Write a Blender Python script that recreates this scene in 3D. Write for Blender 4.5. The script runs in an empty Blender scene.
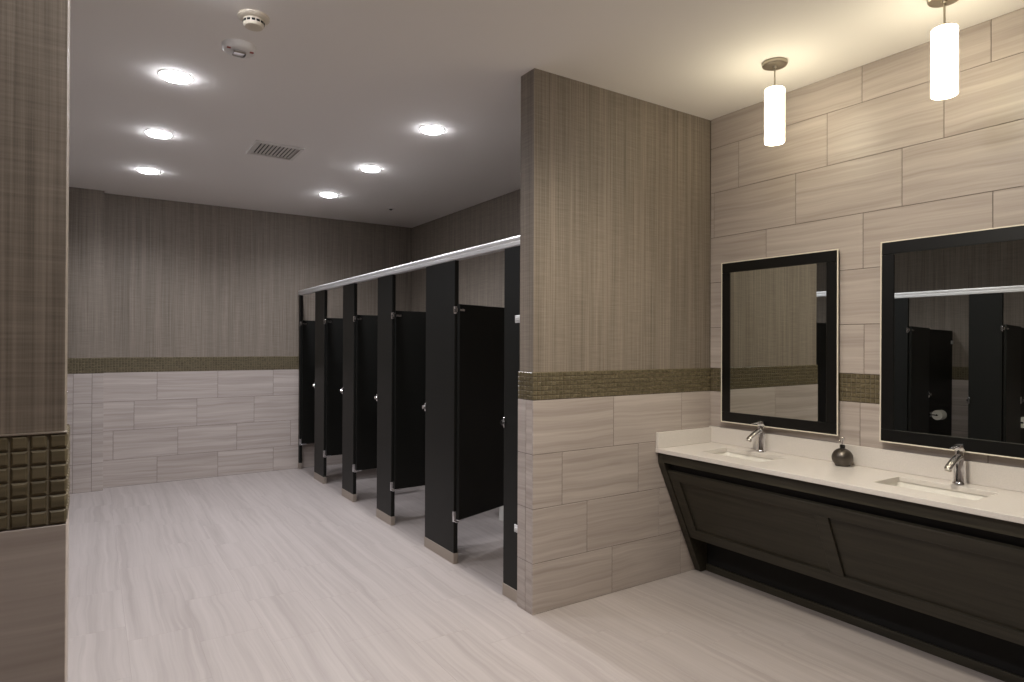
import bpy, bmesh, math, random
from mathutils import Vector, Matrix
random.seed(7)
S = bpy.context.scene
COL = S.collection
PI = math.pi

# ------------------------------------------------------------------ camera
H = 1.49
F_PX, YAW, PITCH, ROLL = 634.8, 0.5828, 0.0048, 0.0042
fw = Vector((math.sin(YAW)*math.cos(PITCH), math.cos(YAW)*math.cos(PITCH), math.sin(PITCH)))
rt = Vector((math.cos(YAW), -math.sin(YAW), 0))
up = rt.cross(fw)
rt, up = rt*math.cos(ROLL)+up*math.sin(ROLL), up*math.cos(ROLL)-rt*math.sin(ROLL)
cd = bpy.data.cameras.new('camera')
cam = bpy.data.objects.new('camera', cd); COL.objects.link(cam)
cd.sensor_width = 36.0; cd.lens = F_PX/1024*36.0; cd.clip_start = 0.05
cam.matrix_world = Matrix(((rt.x, up.x, -fw.x, 0), (rt.y, up.y, -fw.y, 0), (rt.z, up.z, -fw.z, H), (0, 0, 0, 1)))
S.camera = cam

# ------------------------------------------------------------------ world, exposure
w = bpy.data.worlds.new('world'); S.world = w; w.use_nodes = True
w.node_tree.nodes['Background'].inputs[0].default_value = (0.9, 0.95, 1, 1)
w.node_tree.nodes['Background'].inputs[1].default_value = 0.0
S.view_settings.view_transform = 'Standard'; S.view_settings.look = 'None'
S.view_settings.exposure = 0.26; S.view_settings.gamma = 1.0
S.view_settings.use_curve_mapping = False
S.cycles.max_bounces = 10; S.cycles.diffuse_bounces = 6; S.cycles.glossy_bounces = 5
S.cycles.sample_clamp_indirect = 6.0
S.cycles.use_denoising = True
COOL = (0.93, 0.94, 1.0)
WARM = (1.0, 0.905, 0.66)
P_DOWN = 50.0          # watts of each downlight's spot
E_LENS = 62.0         # emission of its lens
E_PEND = 14.0         # emission of a pendant's glass
CEIL = 3.018

# ------------------------------------------------------------------ materials
def lin(c):
    return tuple((v/255/12.92 if v/255 <= 0.04045 else ((v/255+0.055)/1.055)**2.4) for v in c) + (1,)

def new_mat(name):
    m = bpy.data.materials.new(name); m.use_nodes = True
    return m, m.node_tree, m.node_tree.nodes['Principled BSDF']

def plain(name, rgb, rough=0.5, metal=0.0, spec=0.5, bump=0.0, bscale=60, var=0.0):
    m, t, b = new_mat(name)
    b.inputs['Roughness'].default_value = rough; b.inputs['Metallic'].default_value = metal
    b.inputs['Specular IOR Level'].default_value = spec
    b.inputs['Base Color'].default_value = lin(rgb)
    tc = t.nodes.new('ShaderNodeTexCoord'); n = t.nodes.new('ShaderNodeTexNoise')
    n.inputs['Scale'].default_value = bscale; n.inputs['Detail'].default_value = 4
    t.links.new(tc.outputs['Object'], n.inputs['Vector'])
    if var:
        r = t.nodes.new('ShaderNodeValToRGB')
        c = lin(rgb)
        r.color_ramp.elements[0].position = 0.3; r.color_ramp.elements[1].position = 0.7
        r.color_ramp.elements[0].color = tuple(v*(1-var) for v in c[:3])+(1,)
        r.color_ramp.elements[1].color = tuple(v*(1+var) for v in c[:3])+(1,)
        t.links.new(n.outputs['Fac'], r.inputs['Fac']); t.links.new(r.outputs['Color'], b.inputs['Base Color'])
    if bump:
        bp = t.nodes.new('ShaderNodeBump'); bp.inputs['Strength'].default_value = bump; bp.inputs['Distance'].default_value = 0.002
        t.links.new(n.outputs['Fac'], bp.inputs['Height']); t.links.new(bp.outputs['Normal'], b.inputs['Normal'])
    return m

def emit(name, rgb, strength, base=(240, 240, 240)):
    m, t, b = new_mat(name)
    b.inputs['Base Color'].default_value = lin(base)
    b.inputs['Emission Color'].default_value = tuple(rgb)+(1,)
    b.inputs['Emission Strength'].default_value = strength
    return m

def vein_mat(name, dark, mid, light, rough, su=1.3, sv=24.0, spec=0.4, warp=0.022):
    """stone-look tile: long soft veins along each tile (u of its UV map)"""
    m, t, b = new_mat(name)
    N, L = t.nodes.new, t.links.new
    uv = N('ShaderNodeUVMap'); uv.uv_map = 'tile'
    nw = N('ShaderNodeTexNoise'); nw.inputs['Scale'].default_value = 2.2; nw.inputs['Detail'].default_value = 2
    L(uv.outputs['UV'], nw.inputs['Vector'])
    sb = N('ShaderNodeVectorMath'); sb.operation = 'SUBTRACT'; sb.inputs[1].default_value = (0.5, 0.5, 0.5)
    L(nw.outputs['Color'], sb.inputs[0])
    wv = N('ShaderNodeVectorMath'); wv.operation = 'MULTIPLY_ADD'; wv.inputs[1].default_value = (0, warp*2, 0)
    L(sb.outputs[0], wv.inputs[0]); L(uv.outputs['UV'], wv.inputs[2])
    mp = N('ShaderNodeMapping'); mp.inputs['Scale'].default_value = (su, sv, 1)
    L(wv.outputs[0], mp.inputs['Vector'])
    n1 = N('ShaderNodeTexNoise'); n1.inputs['Scale'].default_value = 1.0; n1.inputs['Detail'].default_value = 6
    n1.inputs['Roughness'].default_value = 0.55; n1.inputs['Distortion'].default_value = 0.7
    L(mp.outputs['Vector'], n1.inputs['Vector'])
    mp2 = N('ShaderNodeMapping'); mp2.inputs['Scale'].default_value = (su*2.2, sv*3.6, 1)
    L(wv.outputs[0], mp2.inputs['Vector'])
    n2 = N('ShaderNodeTexNoise'); n2.inputs['Scale'].default_value = 1.0; n2.inputs['Detail'].default_value = 3
    n2.inputs['Distortion'].default_value = 0.4
    L(mp2.outputs['Vector'], n2.inputs['Vector'])
    mx = N('ShaderNodeMath'); mx.operation = 'MULTIPLY_ADD'; mx.inputs[1].default_value = 0.3
    L(n2.outputs['Fac'], mx.inputs[0])
    m7 = N('ShaderNodeMath'); m7.operation = 'MULTIPLY'; m7.inputs[1].default_value = 0.7
    L(n1.outputs['Fac'], m7.inputs[0]); L(m7.outputs[0], mx.inputs[2])
    r = N('ShaderNodeValToRGB'); cr = r.color_ramp
    cr.elements[0].position = 0.34; cr.elements[0].color = lin(dark)
    cr.elements[1].position = 0.66; cr.elements[1].color = lin(light)
    e = cr.elements.new(0.5); e.color = lin(mid)
    L(mx.outputs[0], r.inputs['Fac'])
    L(r.outputs['Color'], b.inputs['Base Color'])
    b.inputs['Roughness'].default_value = rough; b.inputs['Specular IOR Level'].default_value = spec
    bp = N('ShaderNodeBump'); bp.inputs['Strength'].default_value = 0.06; bp.inputs['Distance'].default_value = 0.001
    L(mx.outputs[0], bp.inputs['Height']); L(bp.outputs['Normal'], b.inputs['Normal'])
    return m

def wallpaper_mat(name, dark, light):
    """woven vinyl: vertical threads of uneven width crossed by a faint weft"""
    m, t, b = new_mat(name)
    N, L = t.nodes.new, t.links.new
    tc = N('ShaderNodeTexCoord')
    def noise(scale, detail=2):
        mp = N('ShaderNodeMapping'); mp.inputs['Scale'].default_value = scale
        L(tc.outputs['Object'], mp.inputs['Vector'])
        n = N('ShaderNodeTexNoise'); n.inputs['Scale'].default_value = 1; n.inputs['Detail'].default_value = detail
        n.inputs['Roughness'].default_value = 0.6
        L(mp.outputs['Vector'], n.inputs['Vector']); return n.outputs['Fac']
    threads = noise((170, 170, 1.4), 3)
    broad = noise((22, 22, 0.35), 3)
    weft = noise((7, 7, 190), 2)
    def mad(a, k, c=None):
        q = N('ShaderNodeMath'); q.operation = 'MULTIPLY_ADD'; q.inputs[1].default_value = k
        L(a, q.inputs[0])
        if c is None: q.inputs[2].default_value = 0
        else: L(c, q.inputs[2])
        return q.outputs[0]
    h = mad(threads, 0.50, mad(broad, 0.28, mad(weft, 0.22)))
    r = N('ShaderNodeValToRGB')
    r.color_ramp.elements[0].position = 0.38; r.color_ramp.elements[0].color = lin(dark)
    r.color_ramp.elements[1].position = 0.62; r.color_ramp.elements[1].color = lin(light)
    L(h, r.inputs['Fac']); L(r.outputs['Color'], b.inputs['Base Color'])
    b.inputs['Roughness'].default_value = 0.55; b.inputs['Specular IOR Level'].default_value = 0.3
    bp = N('ShaderNodeBump'); bp.inputs['Strength'].default_value = 0.35; bp.inputs['Distance'].default_value = 0.002
    L(h, bp.inputs['Height']); L(bp.outputs['Normal'], b.inputs['Normal'])
    return m

def mosaic_mat(name):
    m, t, b = new_mat(name)
    N, L = t.nodes.new, t.links.new
    uv = N('ShaderNodeUVMap'); uv.uv_map = 'tile'
    mp = N('ShaderNodeMapping'); mp.inputs['Scale'].default_value = (3, 60, 1)
    L(uv.outputs['UV'], mp.inputs['Vector'])
    n = N('ShaderNodeTexNoise'); n.inputs['Scale'].default_value = 1; n.inputs['Detail'].default_value = 3
    L(mp.outputs['Vector'], n.inputs['Vector'])
    r = N('ShaderNodeValToRGB')
    r.color_ramp.elements[0].position = 0.3; r.color_ramp.elements[0].color = lin((78, 70, 52))
    r.color_ramp.elements[1].position = 0.7; r.color_ramp.elements[1].color = lin((112, 102, 80))
    L(n.outputs['Fac'], r.inputs['Fac']); L(r.outputs['Color'], b.inputs['Base Color'])
    b.inputs['Roughness'].default_value = 0.3; b.inputs['Specular IOR Level'].default_value = 0.5
    return m

def wood_mat(name, dark, light):
    m, t, b = new_mat(name)
    N, L = t.nodes.new, t.links.new
    tc = N('ShaderNodeTexCoord')
    mp = N('ShaderNodeMapping'); mp.inputs['Scale'].default_value = (40, 2.2, 40)
    L(tc.outputs['Object'], mp.inputs['Vector'])
    n = N('ShaderNodeTexNoise'); n.inputs['Scale'].default_value = 1; n.inputs['Detail'].default_value = 5
    n.inputs['Distortion'].default_value = 0.5
    L(mp.outputs['Vector'], n.inputs['Vector'])
    r = N('ShaderNodeValToRGB')
    r.color_ramp.elements[0].position = 0.3; r.color_ramp.elements[0].color = lin(dark)
    r.color_ramp.elements[1].position = 0.7; r.color_ramp.elements[1].color = lin(light)
    L(n.outputs['Fac'], r.inputs['Fac']); L(r.outputs['Color'], b.inputs['Base Color'])
    b.inputs['Roughness'].default_value = 0.42; b.inputs['Specular IOR Level'].default_value = 0.35
    return m

M = dict(
    floor=vein_mat('floor_tile', (156, 147, 143), (168, 159, 155), (177, 168, 164), 0.42, su=0.45, sv=16, warp=0.028),
    floor_grout=plain('floor_grout', (162, 153, 149), 0.8),
    wtile=vein_mat('wall_tile', (157, 146, 139), (173, 162, 155), (186, 176, 169), 0.4, su=0.8, sv=22),
    wgrout=plain('wall_grout', (100, 91, 86), 0.85),
    paper=wallpaper_mat('woven_wallpaper', (104, 95, 85), (143, 132, 120)),
    mosaic=mosaic_mat('mosaic_glass'),
    mgrout=plain('mosaic_grout', (118, 108, 90), 0.8),
    ceil=plain('ceiling_paint', (238, 234, 230), 0.85, spec=0.2, bump=0.03, bscale=90),
    black=plain('black_laminate', (15, 15, 12), 0.5, spec=0.3, bump=0.05, bscale=220),
    alu=plain('satin_aluminium', (215, 214, 214), 0.42, 0.35, bump=0.02, bscale=30),
    steel=plain('brushed_steel', (176, 166, 155), 0.45, 0.75, bump=0.03, bscale=120),
    chrome=plain('chrome', (225, 225, 228), 0.12, 1.0),
    nickel=plain('brushed_nickel', (170, 162, 148), 0.33, 1.0),
    mirror=plain('mirror_glass', (205, 208, 205), 0.0, 1.0),
    frame=plain('black_frame', (8, 8, 7), 0.35, spec=0.4),
    lip=plain('pale_frame_edge', (232, 224, 208), 0.4, 0.1),
    quartz=plain('white_quartz', (212, 206, 200), 0.28, spec=0.5, bscale=150, var=0.04),
    ceramic=plain('white_ceramic', (232, 229, 222), 0.12, spec=0.6),
    vanity=wood_mat('dark_stained_wood', (44, 41, 33), (60, 56, 46)),
    dark=plain('dark_cavity', (12, 12, 12), 0.8),
    pewter=plain('grey_pewter', (92, 86, 80), 0.35, 0.8, bump=0.03, bscale=80),
    plastic=plain('ivory_plastic', (214, 204, 186), 0.45),
    white=plain('white_enamel', (220, 216, 212), 0.45),
    red=plain('red_print', (150, 60, 50), 0.6),
    paper_roll=plain('paper_roll', (235, 233, 228), 0.9),
    lens=emit('lit_lens', COOL, E_LENS),
    glow=emit('lit_opal_glass', WARM, E_PEND),
)

# ------------------------------------------------------------------ mesh helpers
class MB:
    def __init__(s): s.bm = bmesh.new(); s.uv = None
    def box(s, a, b, bev=0.0, seg=1):
        vs = [s.bm.verts.new((x, y, z)) for x in (a[0], b[0]) for y in (a[1], b[1]) for z in (a[2], b[2])]
        fs = [s.bm.faces.new([vs[i] for i in q]) for q in
              ((0, 1, 3, 2), (4, 6, 7, 5), (0, 4, 5, 1), (2, 3, 7, 6), (0, 2, 6, 4), (1, 5, 7, 3))]
        if bev:
            es = list({e for f in fs for e in f.edges})
            bmesh.ops.bevel(s.bm, geom=es, offset=bev, segments=seg, affect='EDGES', profile=0.5)
        return s
    def rings(s, rings, cap=True, closed=True):
        R = [[s.bm.verts.new(p) for p in r] for r in rings]
        n = len(R[0])
        for a, b in zip(R, R[1:]):
            for i in range(n if closed else n-1):
                j = (i+1) % n
                try: s.bm.faces.new((a[i], a[j], b[j], b[i]))
                except ValueError: pass
        if cap:
            s.bm.faces.new(list(reversed(R[0]))); s.bm.faces.new(R[-1])
        return s
    def cyl(s, p0, p1, r0, r1=None, n=20):
        p0, p1 = Vector(p0), Vector(p1); r1 = r0 if r1 is None else r1
        return s.tube([p0, p1], [r0, r1], n)
    def tube(s, pts, r, n=14):
        pts = [Vector(p) for p in pts]
        rs = r if isinstance(r, (list, tuple)) else [r]*len(pts)
        rings = []; ref = None
        for i, p in enumerate(pts):
            d = (pts[min(i+1, len(pts)-1)]-pts[max(i-1, 0)]).normalized()
            if ref is None: ref = d.orthogonal().normalized()
            ref = (ref-d*ref.dot(d)).normalized(); b = d.cross(ref)
            rings.append([p+(ref*math.cos(2*PI*k/n)+b*math.sin(2*PI*k/n))*rs[i] for k in range(n)])
        return s.rings(rings)
    def lathe(s, prof, c=(0, 0, 0), n=28, cap=True):
        return s.rings([[(c[0]+r*math.cos(2*PI*k/n), c[1]+r*math.sin(2*PI*k/n), c[2]+z) for k in range(n)] for r, z in prof], cap)
    def prism(s, poly, y0, y1, bev=0.0):          # poly in x,z; extruded along y
        a = [s.bm.verts.new((x, y0, z)) for x, z in poly]; b = [s.bm.verts.new((x, y1, z)) for x, z in poly]
        n = len(a); fs = [s.bm.faces.new(a), s.bm.faces.new(list(reversed(b)))]
        for i in range(n): fs.append(s.bm.faces.new((a[i], b[i], b[(i+1) % n], a[(i+1) % n])))
        if bev:
            es = list({e for f in fs for e in f.edges})
            bmesh.ops.bevel(s.bm, geom=es, offset=bev, segments=1, affect='EDGES', profile=0.5)
        return s
    def build(s, name, mat, parent=None, loc=(0, 0, 0), smooth=False):
        bmesh.ops.recalc_face_normals(s.bm, faces=s.bm.faces)
        me = bpy.data.meshes.new(name); s.bm.to_mesh(me); s.bm.free()
        mats = mat if isinstance(mat, (list, tuple)) else [mat]
        for q in mats: me.materials.append(M[q])
        o = bpy.data.objects.new(name, me); COL.objects.link(o)
        o.location = loc
        if smooth:
            for p in me.polygons: p.use_smooth = True
            md = o.modifiers.new('split', 'EDGE_SPLIT'); md.split_angle = math.radians(38)
        if parent: o.parent = parent
        return o

def thing(name, label, cat, loc=(0, 0, 0), rz=0.0, group=None):
    o = bpy.data.objects.new(name, None); COL.objects.link(o)
    o.empty_display_size = 0.1
    o.location = loc; o.rotation_euler = (0, 0, rz)
    return tag(o, label, cat, group)
def tag(o, label, cat, group=None):
    o['label'] = label; o['category'] = cat
    if group: o['group'] = group
    return o
def struct(o, label, cat='wall'):
    o['kind'] = 'structure'; o['label'] = label; o['category'] = cat
    return o
def dup(root, label, loc, rz=0.0, group=None):
    r = root.copy(); COL.objects.link(r); r.location = loc; r.rotation_euler = (0, 0, rz); r['label'] = label
    if group: r['group'] = group
    for ch in root.children:
        c = ch.copy(); COL.objects.link(c); c.parent = r
        for g in ch.children:
            d = g.copy(); COL.objects.link(d); d.parent = c
    return r

# ---- cladding: real tiles on a plane. o = corner, u = along, n = outward normal (z is up), or any v
def slabs(name, mat, grout, parent, o, u, v, n, rects, t=0.010, gap=0.003, bev=0.0012, gt=0.008, along_u=True, shift=50.0):
    """rects: (u0,v0,u1,v1); one mesh of the tiles and one of the bed of grout behind them"""
    o, u, v, n = Vector(o), Vector(u), Vector(v), Vector(n)
    ulo, uhi = min(r[0] for r in rects), max(r[2] for r in rects)
    bm = bmesh.new(); uvl = bm.loops.layers.uv.new('tile')
    P = lambda a, b, h: o+u*a+v*b+n*h
    for (a0, b0, a1, b1) in rects:
        g = gap/2
        A0, B0, A1, B1 = (a0 if a0 == ulo else a0+g), b0+g, (a1 if a1 == uhi else a1-g), b1-g
        if A1-A0 < 0.004 or B1-B0 < 0.004: continue
        ro = (random.uniform(0, shift), random.uniform(0, shift))
        def ring(e, h): return [(A0+e, B0+e, h), (A1-e, B0+e, h), (A1-e, B1-e, h), (A0+e, B1-e, h)]
        lv = [ring(0, 0.0), ring(0, t-bev), ring(bev, t)]
        R = [[(bm.verts.new(P(*q)), q) for q in r] for r in lv]
        fl = []
        for x, y in zip(R, R[1:]):
            for i in range(4): fl.append((x[i], x[(i+1) % 4], y[(i+1) % 4], y[i]))
        fl.append(tuple(R[-1]))
        for f in fl:
            face = bm.faces.new([q[0] for q in f])
            for lp, q in zip(face.loops, f):
                a, b = (q[1][0], q[1][1]) if along_u else (q[1][1], q[1][0])
                lp[uvl].uv = (a+ro[0], b+ro[1])
    bmesh.ops.recalc_face_normals(bm, faces=bm.faces)
    me = bpy.data.meshes.new(name); bm.to_mesh(me); bm.free(); me.materials.append(M[mat])
    ob = bpy.data.objects.new(name, me); COL.objects.link(ob); ob.parent = parent
    # grout bed
    us = [r[0] for r in rects]+[r[2] for r in rects]; vs = [r[1] for r in rects]+[r[3] for r in rects]
    a0, a1, b0, b1 = min(us), max(us), min(vs), max(vs)
    k = MB()
    pts = [P(a, b, h) for h in (0, gt) for a, b in ((a0+0.001, b0), (a1-0.001, b0), (a1-0.001, b1), (a0+0.001, b1))]
    k.rings([pts[:4], pts[4:]])
    gb = k.build('grout', grout, ob)
    return ob

def rows(u0, u1, zs, joints, step=0.593):
    """running-bond rects between u0..u1; joints[i] = one known joint of row i"""
    out = []
    for (z0, z1), j in zip(zip(zs, zs[1:]), joints):
        k = math.floor((u0-j)/step)
        c = j+k*step
        cuts = [u0]
        while c < u1-0.004:
            if c > u0+0.004: cuts.append(c)
            c += step
        cuts.append(u1)
        out += [(a, z0, b, z1) for a, b in zip(cuts, cuts[1:])]
    return out
def grid(u0, u1, z0, z1, nz=6):
    s = (z1-z0)/nz; n = max(1, round((u1-u0)/s)); d = (u1-u0)/n
    return [(u0+i*d, z0+j*s, u0+(i+1)*d, z0+(j+1)*s) for i in range(n) for j in range(nz)]

MB0, MB1 = 1.179, 1.3345          # the mosaic band
ZR = [0.0, 0.279, 0.579, 0.879, MB0]
X_R, Y_P, Y_B, X_E = 3.493, 2.854, 7.718, 2.022
TT = 0.010                          # cladding thickness; the walls' cores stand back by it
def wainscot(wall, o, u, n, length, joints, step=0.593, t=TT):
    slabs('tile_field', 'wtile', 'wgrout', wall, o, u, (0, 0, 1), n, rows(0, length, ZR, joints, step), t=t, gt=t-0.0022)
    slabs('mosaic_band', 'mosaic', 'mgrout', wall, o, u, (0, 0, 1), n, grid(0, length, MB0, MB1), t=t+0.001, gap=0.0035, bev=0.003, gt=t-0.004)

# ------------------------------------------------------------------ the setting
X0L, YF = -1.65, -1.7
# floor
fl = struct(MB().box((X0L-0.1, YF-0.1, -0.12), (X_R+0.1, Y_B+0.1, -0.010)).build('floor', 'floor_grout'), 'pale grey stone-look floor tiles laid lengthwise down the room', 'floor')
fr = []
for i, x in enumerate([X0L+k*0.3 for k in range(18)]):
    x1 = min(x+0.3, X_R)
    if x >= X_R: break
    y = YF-((i*0.2) % 0.6)
    while y < Y_B:
        fr.append((x, max(y, YF), x1, min(y+0.6, Y_B))); y += 0.6
slabs('tile_field', 'floor', 'floor_grout', fl, (0, 0, -0.010), (1, 0, 0), (0, 1, 0), (0, 0, 1), fr, t=0.010, gap=0.0016, bev=0.0005, gt=0.0095, along_u=False, shift=0.05)
# ceiling
struct(MB().box((X0L-0.1, YF-0.1, CEIL), (X_R+0.1, Y_B+0.1, CEIL+0.1)).build('ceiling', 'ceil'), 'smooth white painted ceiling over the whole room', 'ceiling')
# back wall
bw = struct(MB().box((X0L, Y_B+0.006, 0), (X_R, Y_B+0.16, CEIL)).build('wall_back', 'paper'), 'far wall with brown woven wallpaper over pale tile')
wainscot(bw, (X0L, Y_B+0.008, 0), (1, 0, 0), (0, -1, 0), X_R-X0L, [0.572-X0L, 0.174-X0L, 0.358-X0L, 0.567-X0L])
# right wall: vanity side is tile to the ceiling, stall side has wallpaper over tile
rw = struct(MB().box((X_R+0.006, Y_P+0.06, 0), (X_R+0.16, Y_B+0.16, CEIL)).box((X_R+0.009, YF-0.1, 0), (X_R+0.16, Y_P+0.06, CEIL)).build('wall_right', 'paper'), 'right wall, fully tiled behind the vanity and papered behind the stalls')
wainscot(rw, (X_R+0.008, 2.99, 0), (0, 1, 0), (-1, 0, 0), Y_B-2.99, [0.2, 0.4, 0.0, 0.2])
yv = YF; Lv = Y_P-YF
J = lambda y: y-yv
slabs('tile_field', 'wtile', 'wgrout', rw, (X_R+0.01, yv, 0), (0, 1, 0), (0, 0, 1), (-1, 0, 0), rows(0, Lv, ZR, [J(1.84), J(2.04), J(2.24), J(2.44)]), t=TT, gt=TT-0.0022)
slabs('mosaic_band', 'mosaic', 'mgrout', rw, (X_R+0.01, yv, 0), (0, 1, 0), (0, 0, 1), (-1, 0, 0), grid(0, Lv, MB0, MB1), t=TT+0.001, gap=0.0035, bev=0.003, gt=TT-0.004)
slabs('tile_field', 'wtile', 'wgrout', rw, (X_R+0.01, yv, 0), (0, 1, 0), (0, 0, 1), (-1, 0, 0),
      rows(0, Lv, [MB1, 1.606, 1.909, 2.212, 2.515, 2.817, CEIL], [J(1.826), J(2.03), J(1.832), J(1.633), J(2.036), J(1.839)], 0.597), t=TT, gt=TT-0.0022)
# partition between vanity and stalls
pw = struct(MB().box((X_E+0.006, Y_P+0.008, 0), (X_R+0.01, Y_P+0.142, CEIL)).build('wall_partition', 'paper'), 'brown papered and tiled partition wall between the vanity and the stalls')
wainscot(pw, (X_E, Y_P+0.008, 0), (1, 0, 0), (0, -1, 0), X_R-X_E, [2.607-X_E, 2.41-X_E, 2.225-X_E, 2.615-X_E], 0.596, t=TT)
wainscot(pw, (X_E+0.010, Y_P+0.008, 0), (0, 1, 0), (-1, 0, 0), 0.142, [0.062, 0.062, 0.062, 0.062], 0.6)
wainscot(pw, (X_E+0.0105, Y_P+0.140, 0), (1, 0, 0), (0, 1, 0), X_R-X_E-0.0105, [0.3, 0.5, 0.1, 0.3], 0.596)
# near left partition, the end of the other row
XL, YL = -0.037, 1.335
lw = struct(MB().box((X0L, YL+0.008, 0), (XL-0.004, YL+0.134, CEIL)).build('wall_left', 'paper'), 'dark papered wall end close to the camera with olive mosaic band')
wainscot(lw, (X0L, YL+0.008, 0), (1, 0, 0), (0, -1, 0), XL-X0L, [0.4, 0.2, 0.5, 0.3])
wainscot(lw, (XL-0.010, YL+0.008, 0), (0, 1, 0), (1, 0, 0), 0.136, [0.045, 0.05, 0.045, 0.05], 0.6)
wainscot(lw, (X0L, YL+0.132, 0), (1, 0, 0), (0, 1, 0), XL-X0L, [0.4, 0.2, 0.5, 0.3])
MB().box((X0L, YL-0.003, MB1), (XL, YL+0.009, MB1+0.002)).build('metal_ledge', 'steel', lw)
# wall behind the left-hand row, and the wall behind the camera
ow = struct(MB().box((X0L-0.16, YF-0.1, 0), (X0L-0.006, Y_B+0.16, CEIL)).build('wall_side', 'paper'), 'papered wall behind the mirrored row of stalls')
wainscot(ow, (X0L-0.008, YF, 0), (0, 1, 0), (1, 0, 0), Y_B-YF, [0.2, 0.4, 0.0, 0.2])
ew = struct(MB().box((X0L, YF-0.16, 0), (X_R, YF-0.006, CEIL)).build('wall_front', 'paper'), 'papered and tiled wall behind the camera')
wainscot(ew, (X0L, YF-0.008, 0), (1, 0, 0), (0, 1, 0), X_R-X0L, [0.2, 0.4, 0.0, 0.2])
# boxed-out corner at the far left
XB, YBB = 0.088, 7.60
bx = struct(MB().box((X0L, YBB+0.006, 0), (XB-0.006, Y_B+0.02, CEIL)).build('wall_corner', 'paper'), 'boxed-out wall end in the far left corner')
wainscot(bx, (X0L, YBB+0.008, 0), (1, 0, 0), (0, -1, 0), XB-X0L, [-0.165-X0L, -0.165-X0L, -0.165-X0L, -0.165-X0L], 0.155)
wainscot(bx, (XB-0.010, YBB+0.008, 0), (0, 1, 0), (1, 0, 0), Y_B-YBB-0.010, [0.05, 0.05, 0.05, 0.05], 0.3)

# ------------------------------------------------------------------ lamps
def make_downlight(color=None, power=None, cone=151, soft=0.62):
    t = thing('downlight', '', 'ceiling light', (0, 0, CEIL))
    MB().lathe([(0.094, 0.0), (0.094, -0.0015), (0.090, -0.003), (0.081, -0.003), (0.079, -0.002), (0.079, 0.0)], n=40).build('trim_ring', 'white', t, smooth=True)
    MB().lathe([(0.078, -0.002), (0.078, -0.007), (0.070, -0.014), (0.050, -0.020), (0.025, -0.023), (0.001, -0.024)], n=40).build('lens', 'lens', t, smooth=True)
    ld = bpy.data.lights.new('downlight_lamp', 'SPOT')
    ld.energy = power or P_DOWN; ld.color = color or COOL; ld.spot_size = math.radians(cone); ld.spot_blend = soft; ld.shadow_soft_size = 0.07
    lo = bpy.data.objects.new('downlight_lamp', ld); COL.objects.link(lo); lo.parent = t; lo.location = (0, 0, -0.045)
    return t
DL = [(0.385, 4.10, 'nearest of the three round recessed lights on the left of the ceiling'),
      (0.387, 5.294, 'middle of the three round recessed lights on the left of the ceiling'),
      (0.398, 6.484, 'farthest of the three round recessed lights on the left of the ceiling'),
      (2.007, 4.093, 'round recessed ceiling light nearest the partition wall top'),
      (2.011, 5.308, 'middle recessed ceiling light of the row above the stall fronts'),
      (2.006, 6.48, 'recessed ceiling light of the stall row closest to the far wall')]
d0 = make_downlight()
for i, (x, y, lb) in enumerate(DL):
    if i == 0:
        d0.location = (x, y, CEIL); d0['label'] = lb; d0['group'] = 'recessed ceiling lights'
    else: dup(d0, lb, (x, y, CEIL), 0, 'recessed ceiling lights')

# warmer recessed lights outside the frame; all but the first are added fill
for x, y, pw_, blue, lb in [(0.385, 2.90, 40, 0.95, 'recessed ceiling light just outside the top of the photo'),
                     (2.007, 1.45, 112, 0.74, 'unseen fill light added before the vanity'),
                     (0.95, 1.75, 56, 0.84, 'unseen fill light added before the partition wall'),
                     (0.385, 0.60, 44, 0.90, 'unseen fill light added above the camera')]:
    q = make_downlight((1.0, 0.75+0.22*blue, blue), pw_, 156, 0.7)
    q.location = (x, y, CEIL); tag(q, lb, 'ceiling light', 'recessed lights outside the photo')

def make_pendant():
    t = thing('pendant_light', '', 'pendant lamp', (0, 0, CEIL))
    MB().lathe([(0.064, 0), (0.064, -0.016), (0.060, -0.021), (0.012, -0.022), (0.010, -0.030), (0.006, -0.032)], n=36).build('canopy', 'nickel', t, smooth=True)
    MB().cyl((0, 0, -0.03), (0, 0, -0.128), 0.0045, n=12).build('stem', 'nickel', t, smooth=True)
    MB().lathe([(0.008, -0.124), (0.022, -0.129), (0.025, -0.138), (0.025, -0.146)], n=28).build('socket_cap', 'nickel', t, smooth=True)
    MB().lathe([(0.026, -0.141), (0.046, -0.144), (0.0505, -0.149), (0.0505, -0.431), (0.048, -0.437), (0.030, -0.438), (0.001, -0.438)], n=40).build('lamp_shade', 'glow', t, smooth=True)
    return t
p0 = make_pendant(); p0.location = (3.064, 2.08, CEIL); p0['label'] = 'white cylinder pendant lamp nearer the partition wall, above the left mirror'; p0['group'] = 'pendants over the vanity'
dup(p0, 'white cylinder pendant lamp cut by the top edge of the photo, above the right mirror', (3.092, 1.272, CEIL), 0, 'pendants over the vanity')

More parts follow.
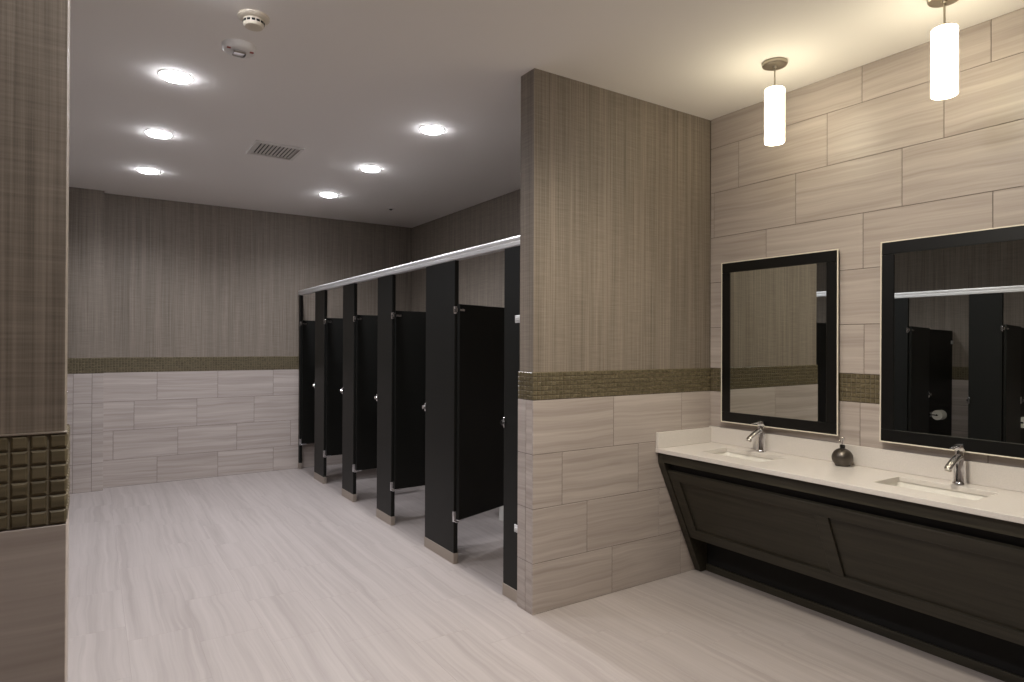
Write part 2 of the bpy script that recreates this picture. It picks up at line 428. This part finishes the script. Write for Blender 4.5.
# ------------------------------------------------------------------ stalls
XS, ZRAIL = 2.042, 2.057
def pilaster(width, label, loc, sides=(True, True), bracket=False, mir=1, group='pilasters of the right row of stalls'):
    """origin: near bottom front corner; mir=-1 turns the front towards +x"""
    t = thing('stall_pilaster', label, 'toilet stall post', loc, 0, group)
    X = lambda a, b: (min(a*mir, b*mir), max(a*mir, b*mir))
    def bx(m, x, y, z, bev=0.0):
        a = X(*x); return m.box((a[0], y[0], z[0]), (a[1], y[1], z[1]), bev)
    bx(MB(), (0, 0.032), (0, width), (0.004, ZRAIL), 0.002).build('panel', 'black', t)
    m = MB(); bx(m, (-0.0025, 0.0345), (-0.0025, width+0.0025), (0.0, 0.072), 0.0012); m.build('shoe', 'steel', t)
    if sides[0]:                       # hinge brackets on the near edge
        for z in (1.72, 0.318):
            m = MB()
            if z > 1:
                bx(m, (-0.003, 0.0), (-0.003, 0.012), (z-0.026, z+0.024), 0.001)
                bx(m, (0.034, 0.037), (-0.003, 0.012), (z-0.026, z+0.024), 0.001)
                bx(m, (-0.003, 0.037), (-0.005, -0.003), (z-0.026, z+0.024), 0.001)
                m.cyl((0.012*mir, -0.012, z-0.014), (0.012*mir, -0.012, z+0.014), 0.007, n=16)
            else:
                bx(m, (-0.003, 0.0), (-0.003, 0.012), (z-0.034, z+0.036), 0.001)
                bx(m, (0.034, 0.037), (-0.003, 0.012), (z-0.034, z+0.036), 0.001)
                bx(m, (-0.003, 0.037), (-0.005, -0.003), (z-0.034, z+0.036), 0.001)
                bx(m, (0.004, 0.028), (-0.030, -0.004), (z-0.034, z-0.028), 0.001)
            m.build('hinge_bracket', 'chrome', t, smooth=True)
    if sides[1]:                       # strike keeper on the far edge
        m = MB(); z = 1.025
        bx(m, (-0.006, 0.034), (width-0.012, width+0.003), (z-0.030, z+0.030), 0.0015)
        m.cyl((-0.006*mir, width-0.006, z), (-0.022*mir, width-0.006, z), 0.017, 0.014, n=20)
        m.build('strike_keeper', 'chrome', t, smooth=True)
    if bracket:
        for z in (1.634, 0.428):
            m = MB(); bx(m, (-0.007, 0.0), (-0.046, 0.036), (z-0.022, z+0.022), 0.002); bx(m, (-0.013, -0.0065), (-0.02, 0.026), (z-0.012, z+0.012), 0.003)
            m.build('wall_bracket', 'alu', t)
    return t

def door(w_, label, loc, ang, mir=1, group='doors of the right row of stalls'):
    """hinge at the origin; the closed leaf runs towards -y"""
    t = thing('stall_door', label, 'toilet stall door', (loc[0], loc[1], 0), ang*mir, group)
    MB().box((-0.0125, -w_, 0.297), (0.0125, -0.004, 1.759), 0.002).build('panel', 'black', t)
    m = MB()
    m.box((0.0125 if mir < 0 else -0.0165, -0.052, 1.712), (0.0165 if mir < 0 else -0.0125, -0.006, 1.726), 0.001)
    m.box((-0.0155, -0.058, 0.289), (0.0155, -0.004, 0.300), 0.001)
    m.build('hinge_leaf', 'chrome', t)
    m = MB()                            # slide latch near the free edge
    for s in (-1, 1):
        m.box((min(s*0.0125, s*0.020), -w_+0.012, 0.995), (max(s*0.0125, s*0.020), -w_+0.050, 1.062), 0.003)
        m.cyl((s*0.019, -w_+0.031, 1.03), (s*0.040, -w_+0.031, 1.03), 0.010, 0.015, n=18)
    m.build('latch', 'chrome', t, smooth=True)
    return t

def divider(loc, x0, x1, label, group):
    t = thing('stall_divider', label, 'toilet stall partition', (loc[0], loc[1], 0), 0, group)
    MB().box((x0, -0.0125, 0.297), (x1, 0.0125, 1.759), 0.002).build('panel', 'black', t)
    for xe, s in ((x0, 1), (x1, -1)):
        for z in (0.42, 1.62):
            e = xe-s*0.006; f = xe+s*0.04
            pts = [(e, -0.019), (f, -0.019), (f, -0.0128), (xe-s*0.001, -0.0128), (xe-s*0.001, 0.0128), (f, 0.0128), (f, 0.019), (e, 0.019)]
            m = MB(); m.rings([[(x, y, q) for x, y in pts] for q in (z-0.02, z+0.02)]); m.build('bracket', 'alu', t)
    return t

PIL = [(3.022, 0.162, 'narrow black stall post fixed to the tiled partition end', (False, True), True),
       (3.806, 0.448, 'widest black stall post, second from the partition wall', (True, True), False),
       (4.886, 0.319, 'black stall post third from the partition wall', (True, True), False),
       (5.798, 0.316, 'black stall post fourth from the partition wall', (True, True), False),
       (6.713, 0.340, 'black stall post fifth from the partition wall', (True, True), False),
       (7.655, 0.050, 'slim black stall post against the far tiled wall', (True, False), False)]
for y, wd, lb, sd, br in PIL: pilaster(wd, lb, (XS, y, 0), sd, br)
DR = [(3.806, 0.600, 110, 'first black stall door, beside the partition end, swung widest into its stall'),
      (4.886, 0.605, 93, 'second black stall door from the partition, standing open inward'),
      (5.798, 0.580, 94, 'third black stall door from the partition, standing open inward'),
      (6.713, 0.580, 93, 'fourth black stall door from the partition, standing open inward'),
      (7.655, 0.550, 92, 'last black stall door, standing open beside the far wall')]
for y, wd, an, lb in DR: door(wd, lb, (XS+0.016, y-0.018), math.radians(an))
DV = [(4.060, 'black dividing panel behind the widest stall post'), (5.045, 'black dividing panel behind the third stall post'),
      (5.955, 'black dividing panel behind the fourth stall post'), (6.885, 'black dividing panel behind the fifth stall post')]
for y, lb in DV: divider((XS, y), 0.040, X_R-XS-0.018, lb, 'dividing panels of the right row')
def headrail(label, x, y0, y1, mir=1):
    prof = [(-0.008, 0.0), (-0.008, 0.020), (-0.0045, 0.024), (-0.0045, 0.030), (-0.008, 0.034), (-0.008, 0.046), (-0.002, 0.054),
            (0.016, 0.056), (0.034, 0.054), (0.040, 0.046), (0.040, 0.0), (0.034, 0.0), (0.034, -0.004), (-0.002, -0.004), (-0.002, 0.0)]
    prof = [(0.0+a*mir, b) for a, b in prof]
    t = thing('headrail', label, 'toilet stall rail', (x, y0, ZRAIL+0.004))
    MB().prism(prof, 0, y1-y0).build('rail', 'alu', t)
    return t
headrail('long silver headrail along the tops of the right-hand stall posts', XS, 3.006, Y_B-0.004)
# mirrored row on the left
XSL = -0.22
GL = 'posts of the row seen in the mirrors'
PL = [(1.60, 0.20, 'black stall post next to the near wall end, facing the mirrors', (False, True)),
      (2.447, 0.273, 'black stall post reflected right of center in the right mirror', (True, True)),
      (3.277, 0.323, 'black stall post reflected at the left edge of the right mirror', (True, True)),
      (4.165, 0.32, 'black stall post reflected in the right strip of the left mirror', (True, True)),
      (5.06, 0.32, 'fifth black post of the row facing the mirrors', (True, True)),
      (5.96, 0.32, 'sixth black post of the row facing the mirrors', (True, True)),
      (6.86, 0.32, 'seventh black post of the row facing the mirrors, last but the wall', (True, True))]
for y, wd, lb, sd in PL: pilaster(wd, lb, (XSL, y, 0), sd, False, -1, GL)
DLF = [(2.447, 0.57, 97, 'black stall door reflected at the right edge of the right mirror'),
       (3.277, 0.57, 97, 'black stall door standing open, reflected at left in the right mirror'),
       (4.165, 0.57, 97, 'black stall door third along the row facing the mirrors'),
       (5.06, 0.57, 97, 'black stall door fourth along the row facing the mirrors'),
       (5.96, 0.57, 97, 'black stall door fifth along the row facing the mirrors'),
       (6.86, 0.57, 97, 'black stall door sixth along the row facing the mirrors')]
for y, wd, an, lb in DLF: door(wd, lb, (XSL-0.016, y-0.018), math.radians(an), -1, 'doors of the row seen in the mirrors')
for y, lb in ((2.585, 'black dividing panel holding the reflected paper roll at the right edge'), (3.44, 'black dividing panel reflected behind the open door, holding a paper roll'), (4.325, 'black dividing panel third along the row facing the mirrors'),
              (5.22, 'black dividing panel fourth along the row facing the mirrors'), (6.12, 'black dividing panel fifth along the row facing the mirrors'), (7.02, 'black dividing panel sixth along the row facing the mirrors')):
    divider((XSL, y), X0L-XSL+0.018, -0.040, lb, 'dividing panels of the row seen in the mirrors')
headrail('silver headrail of the opposite stalls, reflected in the mirrors', XSL, YL+0.142, 7.59, -1)

# ------------------------------------------------------------------ toilets
def make_toilet(label, loc, rz):
    """origin on the floor at the wall; bowl runs towards -x"""
    t = thing('toilet', label, 'toilet', loc, rz, None)
    def oval(cx, rx, ry, z, n=32, back=None):
        pts = []
        for k in range(n):
            a = 2*PI*k/n; x = cx+rx*math.cos(a); y = ry*math.sin(a)
            if back is not None: x = min(x, back)
            pts.append((x, y, z))
        return pts
    m = MB()
    m.rings([oval(-0.36, 0.25, 0.115, 0.0, back=-0.12), oval(-0.36, 0.25, 0.11, 0.03, back=-0.12), oval(-0.37, 0.235, 0.10, 0.14, back=-0.12), oval(-0.39, 0.26, 0.135, 0.25, back=-0.12), oval(-0.41, 0.275, 0.18, 0.35, back=-0.13), oval(-0.42, 0.275, 0.188, 0.40, back=-0.14), oval(-0.42, 0.255, 0.168, 0.402, back=-0.16)])
    m.build('bowl', 'ceramic', t, smooth=True)
    MB().rings([oval(-0.42, 0.278, 0.190, 0.404, back=-0.16), oval(-0.42, 0.280, 0.192, 0.416, back=-0.16), oval(-0.42, 0.270, 0.182, 0.424, back=-0.16)]).build('seat', 'ceramic', t, smooth=True)
    m = MB(); m.box((-0.17, -0.10, 0.404), (-0.13, 0.10, 0.440), 0.008, 2); m.build('seat_hinge', 'white', t)
    m = MB(); m.tube([(-0.15, 0, 0.404), (-0.10, 0, 0.46), (-0.06, 0, 0.55), (-0.06, 0, 0.70)], 0.019); m.cyl((-0.06, 0, 0.70), (-0.06, 0, 0.80), 0.032); m.tube([(-0.06, 0, 0.76), (0, 0, 0.76)], 0.017)
    m.cyl((-0.06, -0.03, 0.75), (-0.06, -0.10, 0.745), 0.009, 0.006)
    m.build('flush_valve', 'chrome', t, smooth=True)
    return t
tl = make_toilet('white toilet glimpsed below the first open stall door', (X_R-0.004, 4.545, 0), 0)
tl['group'] = 'toilets'
dup(tl, 'white toilet whose rim shows behind the right faucet in the mirror', (X0L+0.004, 3.06, 0), PI, 'toilets').scale = (1, 1, 1.17)
def paper_holder(label, loc):
    t = thing('toilet_paper_holder', label, 'toilet paper', loc, 0, 'toilet paper holders on the stall panels')
    MB().box((-0.07, -0.006, -0.03), (0.07, 0.0, 0.03), 0.003).build('backplate', 'chrome', t)
    m = MB(); m.cyl((-0.055, -0.075, 0), (0.055, -0.075, 0), 0.055, n=30); m.build('roll', 'paper_roll', t, smooth=True)
    m = MB()
    for s in (-1, 1): m.tube([(s*0.062, -0.004, 0), (s*0.062, -0.078, 0)], 0.006)
    m.cyl((-0.064, -0.075, 0), (0.064, -0.075, 0), 0.010); m.build('arm', 'chrome', t, smooth=True)
paper_holder('white paper roll reflected left of the right faucet', (-1.13, 3.4265, 0.785))
paper_holder('white paper roll reflected at the right edge of the right mirror', (-0.93, 2.5715, 0.80))

# ------------------------------------------------------------------ vanity
CT, CB = 0.836, 0.810             # worktop top and underside
XC = 2.968                          # worktop front
Y1 = Y_P-0.004; Y2 = -0.36         # its two ends
sl = lambda z: 3.012+(0.73-z)*0.47  # the sloped front
vc = thing('vanity_cabinet', 'dark brown wooden vanity cabinet with sloped recessed panels under the worktop', 'vanity cabinet', (0, 0, 0))
def side_panel(y0, y1):
    MB().prism([(2.990, CB-0.001), (2.990, 0.750), (sl(0.735)-0.016, 0.735), (sl(0.0)-0.016, 0.0), (X_R-0.006, 0.0), (X_R-0.006, CB-0.001)], y0, y1, 0.0015).build('end_panel', 'vanity', vc)
side_panel(Y1-0.050, Y1); side_panel(Y2, Y2+0.050)
MB().box((2.990, Y2+0.051, 0.750), (3.012, Y1-0.051, CB-0.001), 0.0015).build('apron', 'vanity', vc)
# sloped panels: frame with a raised edge and a recessed field
TOPZ, BOTZ = 0.700, 0.247
sv = Vector((sl(BOTZ)-sl(TOPZ), 0, BOTZ-TOPZ)); SL = sv.length; sd = sv/SL; sn = Vector((-sd.z, 0, sd.x))
if sn.x > 0: sn = -sn
sn.normalize()
def on_slope(d, y, h): return Vector((sl(TOPZ), y, TOPZ))+sd*d+sn*h
def slab_on(m, d0, d1, y0, y1, h0, h1, e=0.0015):
    r = [[on_slope(d, y, h) for d, y in ((d0+q, y0+q), (d1-q, y0+q), (d1-q, y1-q), (d0+q, y1-q))] for h, q in ((h0, 0), (h1-e, 0), (h1, e))]
    m.rings(r)
ST = 0.070
ya, yb = Y2+0.053, Y1-0.053
fields = [(1.842, yb-ST), (0.735, 1.772), (ya+ST, 0.665)]
m = MB()
slab_on(m, 0, ST, ya, yb, -0.010, 0.008); slab_on(m, SL-ST, SL, ya, yb, -0.010, 0.008)
for a, b in ((yb-ST, yb), (1.772, 1.842), (0.665, 0.735), (ya, ya+ST)): slab_on(m, ST+0.0002, SL-ST-0.0002, a, b, -0.010, 0.008)
fo = m.build('face_frame', 'vanity', vc)
for a, b in fields:
    m = MB(); slab_on(m, ST-0.004, SL-ST+0.004, a-0.004, b+0.004, -0.012, -0.004); m.build('recessed_field', 'vanity', fo)
MB().box((3.045, ya, 0.655), (3.055, yb, CB-0.002)).build('gap_shade_board', 'dark', vc)  # added near-black board, its colour stands in for shade in the apron gap
MB().box((3.400, ya, 0.046), (3.412, yb, 0.46)).build('back_panel', 'dark', vc)
MB().box((3.386, ya, 0.0), (3.404, yb, 0.045), 0.001).build('plinth', 'vanity', vc)

# worktop with real basin openings
SK = [(2.412, 'left'), (1.378, 'right')]
SX0, SX1, SW = 3.125, 3.372, 0.210   # opening: x range and half length along y
ct = thing('countertop', 'long white quartz worktop with splashbacks along the tiled wall', 'countertop', (0, 0, 0))
bm_ = MB()
ycuts = [Y2]
for yc, _ in reversed(SK): ycuts += [yc-SW, yc+SW]
ycuts.append(Y1)
xc = [XC, SX0, SX1, X_R-0.004]
b = bm_.bm; cache = {}
def gv(x, y, z):
    k = (round(x, 5), round(y, 5), round(z, 5))
    if k not in cache: cache[k] = b.verts.new((x, y, z))
    return cache[k]
def hole(i, j): return i == 1 and j in (1, 3)
for i in range(3):
    for j in range(len(ycuts)-1):
        x0, x1, y0, y1 = xc[i], xc[i+1], ycuts[j], ycuts[j+1]
        if hole(i, j):
            for (p, q) in (((x0, y0), (x1, y0)), ((x1, y0), (x1, y1)), ((x1, y1), (x0, y1)), ((x0, y1), (x0, y0))):
                b.faces.new((gv(*p, CB), gv(*q, CB), gv(*q, CT), gv(*p, CT)))
            continue
        b.faces.new((gv(x0, y0, CT), gv(x1, y0, CT), gv(x1, y1, CT), gv(x0, y1, CT)))
        b.faces.new((gv(x0, y1, CB), gv(x1, y1, CB), gv(x1, y0, CB), gv(x0, y0, CB)))
for j in range(len(ycuts)-1):
    for x in (xc[0], xc[-1]): b.faces.new((gv(x, ycuts[j], CB), gv(x, ycuts[j+1], CB), gv(x, ycuts[j+1], CT), gv(x, ycuts[j], CT)))
for i in range(3):
    for y in (Y1, Y2): b.faces.new((gv(xc[i], y, CB), gv(xc[i+1], y, CB), gv(xc[i+1], y, CT), gv(xc[i], y, CT)))
slab = bm_.build('slab', 'quartz', ct)
md = slab.modifiers.new('eased', 'BEVEL'); md.width = 0.0025; md.segments = 2; md.limit_method = 'ANGLE'
MB().box((X_R-0.019, Y2, CT+0.0005), (X_R-0.004, Y1, 0.943), 0.0015).build('backsplash', 'quartz', ct)
MB().box((XC+0.001, Y1-0.020, CT+0.0005), (X_R-0.0195, Y1, 0.935), 0.0015).build('side_splash', 'quartz', ct)

def basin(label, yc):
    t = thing('sink_basin', label, 'sink', (0.5*(SX0+SX1), yc, CB-0.15), 0, 'undermount sinks')
    hx, hy = 0.5*(SX1-SX0)+0.012, SW+0.012
    def rr(ax, ay, z, r=0.05, n=6):
        pts = []
        for cx, cy, a0 in ((1, 1, 0), (-1, 1, 90), (-1, -1, 180), (1, -1, 270)):
            for k in range(n+1):
                a = math.radians(a0+90*k/n); pts.append((cx*(ax-r)+r*math.cos(a), cy*(ay-r)+r*math.sin(a), z))
        return pts
    m = MB()
    m.rings([rr(hx*0.8, hy*0.88, 0.005), rr(hx*0.95, hy*0.96, 0.03), rr(hx+0.012, hy+0.012, 0.13), rr(hx+0.02, hy+0.02, 0.149), rr(hx-0.006, hy-0.006, 0.149, 0.03), rr(hx-0.010, hy-0.010, 0.13, 0.035), rr(hx*0.86, hy*0.90, 0.05), rr(hx*0.72, hy*0.84, 0.024), rr(0.03, 0.03, 0.016, 0.029)])
    m.build('bowl', 'ceramic', t, smooth=True)
    MB().lathe([(0.026, 0.0165), (0.026, 0.020), (0.020, 0.021), (0.018, 0.018), (0.001, 0.018)]).build('drain', 'chrome', t, smooth=True)
for yc, nm in SK: basin('white undermount basin sunk in the worktop below the %s faucet' % nm, yc)

def make_faucet(label, loc):
    """single-lever tap; spout towards -x"""
    t = thing('faucet', label, 'faucet', loc, 0, 'chrome faucets')
    MB().lathe([(0.031, 0.0), (0.031, 0.004), (0.028, 0.008), (0.0265, 0.014), (0.0250, 0.07), (0.0235, 0.128), (0.021, 0.140), (0.0195, 0.156)], n=28).build('body', 'chrome', t, smooth=True)
    m = MB(); rings = []
    for x, z, hw, hh in ((-0.002, 0.128, 0.020, 0.016), (-0.035, 0.124, 0.019, 0.013), (-0.080, 0.106, 0.0175, 0.011), (-0.120, 0.086, 0.017, 0.010), (-0.130, 0.079, 0.012, 0.006)):
        rings.append([(x-0.45*hh*math.sin(2*PI*k/18), hw*math.cos(2*PI*k/18), z+hh*math.sin(2*PI*k/18)) for k in range(18)])
    m.rings(rings); m.build('spout', 'chrome', t, smooth=True)
    MB().cyl((-0.108, 0, 0.083), (-0.113, 0, 0.070), 0.0110, 0.0100, n=18).build('aerator', 'nickel', t, smooth=True)
    m = MB()
    m.lathe([(0.0195, 0.157), (0.022, 0.161), (0.0225, 0.176), (0.020, 0.186), (0.010, 0.190)], n=28)
    rings = []
    for x, z, hw, hh in ((0.012, 0.180, 0.013, 0.007), (-0.03, 0.180, 0.0125, 0.006), (-0.070, 0.176, 0.0115, 0.005), (-0.088, 0.174, 0.008, 0.003)):
        rings.append([(x, hw*math.cos(2*PI*k/16), z+hh*math.sin(2*PI*k/16)) for k in range(16)])
    m.rings(rings); m.build('handle', 'chrome', t, smooth=True)
    return t
f0 = make_faucet('chrome single-lever faucet under the smaller left mirror', (3.432, 2.418, CT))
dup(f0, 'chrome single-lever faucet below the larger right mirror', (3.438, 1.348, CT), 0, 'chrome faucets')

sp = thing('soap_dispenser', 'round grey soap dispenser with chrome pump between the two sinks', 'soap dispenser', (3.405, 1.895, CT))
prof = [(0.030, 0.0), (0.036, 0.002)]
for k in range(1, 14):
    a = -0.95+k*(0.95+1.30)/13
    prof.append((0.0535*math.cos(a), 0.044+0.052*math.sin(a)))
prof += [(0.012, 0.0950), (0.011, 0.098)]
MB().lathe(prof, n=36).build('body', 'pewter', sp, smooth=True)
MB().lathe([(0.0115, 0.097), (0.0135, 0.100), (0.0135, 0.111), (0.010, 0.114)], n=24).build('collar', 'frame', sp, smooth=True)
m = MB(); m.cyl((0, 0, 0.112), (0, 0, 0.138), 0.0048, n=12); m.lathe([(0.009, 0.136), (0.013, 0.138), (0.013, 0.152), (0.009, 0.156)], n=20)
m.tube([(0, 0, 0.147), (-0.024, -0.006, 0.148), (-0.040, -0.010, 0.144), (-0.046, -0.011, 0.136)], [0.0065, 0.006, 0.0055, 0.005])
m.build('pump', 'chrome', sp, smooth=True)

# ------------------------------------------------------------------ mirrors
def mirror(label, yc, zc, wd, ht, rz, ry, off):
    """back on the wall, facing -x; origin at the centre of its back"""
    t = thing('wall_mirror', label, 'mirror', (X_R-0.006-off, yc, zc), 0, 'framed mirrors over the vanity')
    t.rotation_euler = (0, ry, rz)
    hy, hz, fwid, d = wd/2, ht/2, 0.063, 0.030
    m = MB()
    for s in (-1, 1):
        a, c = sorted((s*hz, s*(hz-fwid))); m.box((-d, -hy, a), (-0.001, hy, c), 0.003)
        a, c = sorted((s*hy, s*(hy-fwid))); m.box((-d, a, -hz+fwid), (-0.001, c, hz-fwid), 0.003)
    m.build('frame', 'frame', t)
    m = MB(); e = 0.006
    for s in (-1, 1):
        a, c = sorted((s*hz, s*(hz+e))); m.box((-d-0.001, -hy-e, a), (-d+0.007, hy+e, c), 0.001)
        a, c = sorted((s*hy, s*(hy+e))); m.box((-d-0.001, a, -hz), (-d+0.007, c, hz), 0.001)
    m.build('edge_lip', 'lip', t)
    MB().box((-0.026, -hy+fwid-0.004, -hz+fwid-0.004), (-0.020, hy-fwid+0.004, hz-fwid+0.004)).build('glass', 'mirror', t)
    return t
mirror('smaller-looking black framed mirror beside the partition wall', 2.338, 1.507, 0.764, 1.030, math.radians(1.1), 0.0, 0.009)
mirror('black framed mirror at the right edge of the photo', 1.330, 1.510, 0.770, 1.036, 0.0, math.radians(0.5), 0.006)

# ------------------------------------------------------------------ ceiling fittings
sd_ = thing('smoke_detector', 'round ivory smoke detector with dark slots at top of the ceiling', 'smoke detector', (0.617, 3.145, CEIL))
MB().lathe([(0.070, 0), (0.070, -0.010), (0.062, -0.016), (0.048, -0.018)], n=36).build('base', 'plastic', sd_, smooth=True)
MB().lathe([(0.047, -0.018), (0.047, -0.040), (0.040, -0.050), (0.020, -0.053), (0.001, -0.053)], n=36).build('head', 'plastic', sd_, smooth=True)
m = MB()
for k in range(14):
    a = 2*PI*k/14; c, s = math.cos(a), math.sin(a); tx, ty = -s, c
    r0, r1, hw = 0.0445, 0.0478, 0.0078
    for_z = (-0.037, -0.027)
    pts = [[(r*c+q*hw*tx, r*s+q*hw*ty, z) for q, r in ((-1, r0), (1, r0), (1, r1), (-1, r1))] for z in for_z]
    m.rings(pts)
m.build('slot', 'dark', sd_)
sa = thing('strobe_alarm', 'round white strobe alarm with clear lens, below the ivory smoke detector', 'fire alarm', (0.617, 3.50, CEIL))
MB().lathe([(0.082, 0), (0.082, -0.012), (0.078, -0.026), (0.070, -0.032), (0.001, -0.033)], n=40).build('housing', 'white', sa, smooth=True)
MB().box((-0.038, -0.044, -0.056), (0.030, 0.014, -0.032), 0.012, 2).build('lens', 'chrome', sa, smooth=True)
for x in (0.045, -0.064): MB().box((x, -0.042, -0.0345), (x+0.018, -0.026, -0.0325)).build('marking', 'red', sa)
av = thing('air_vent', 'rectangular white ceiling vent with dark angled louvres', 'air vent', (1.19, 5.225, CEIL))
hx, hy = 0.182, 0.188
m = MB()
for s in (-1, 1):
    a, c = sorted((s*hx, s*(hx-0.03))); m.box((a, -hy, -0.015), (c, hy, 0.0), 0.003)
    a, c = sorted((s*hy, s*(hy-0.03))); m.box((-hx+0.03, a, -0.015), (hx-0.03, c, 0.0), 0.003)
m.build('frame', 'white', av)
MB().box((-hx+0.03, -hy+0.03, -0.001), (hx-0.03, hy-0.03, 0.0)).build('backing', 'dark', av)
m = MB()
for k in range(11):
    x = -hx+0.042+k*(2*hx-0.084)/10
    m.prism([(x-0.009, -0.0015), (x-0.0075, -0.0012), (x+0.005, -0.0085), (x+0.0035, -0.009)], -hy+0.03, hy-0.03)
m.build('louvres', 'white', av)
sk = thing('sprinkler_head', 'tiny recessed sprinkler plate on the ceiling near the far right corner', 'sprinkler', (2.80, 6.75, CEIL))
MB().lathe([(0.042, 0), (0.042, -0.004), (0.034, -0.008), (0.020, -0.009)], n=28).build('plate', 'white', sk, smooth=True)
MB().lathe([(0.020, -0.009), (0.016, -0.016), (0.006, -0.020), (0.001, -0.020)], n=20).build('nozzle', 'dark', sk, smooth=True)
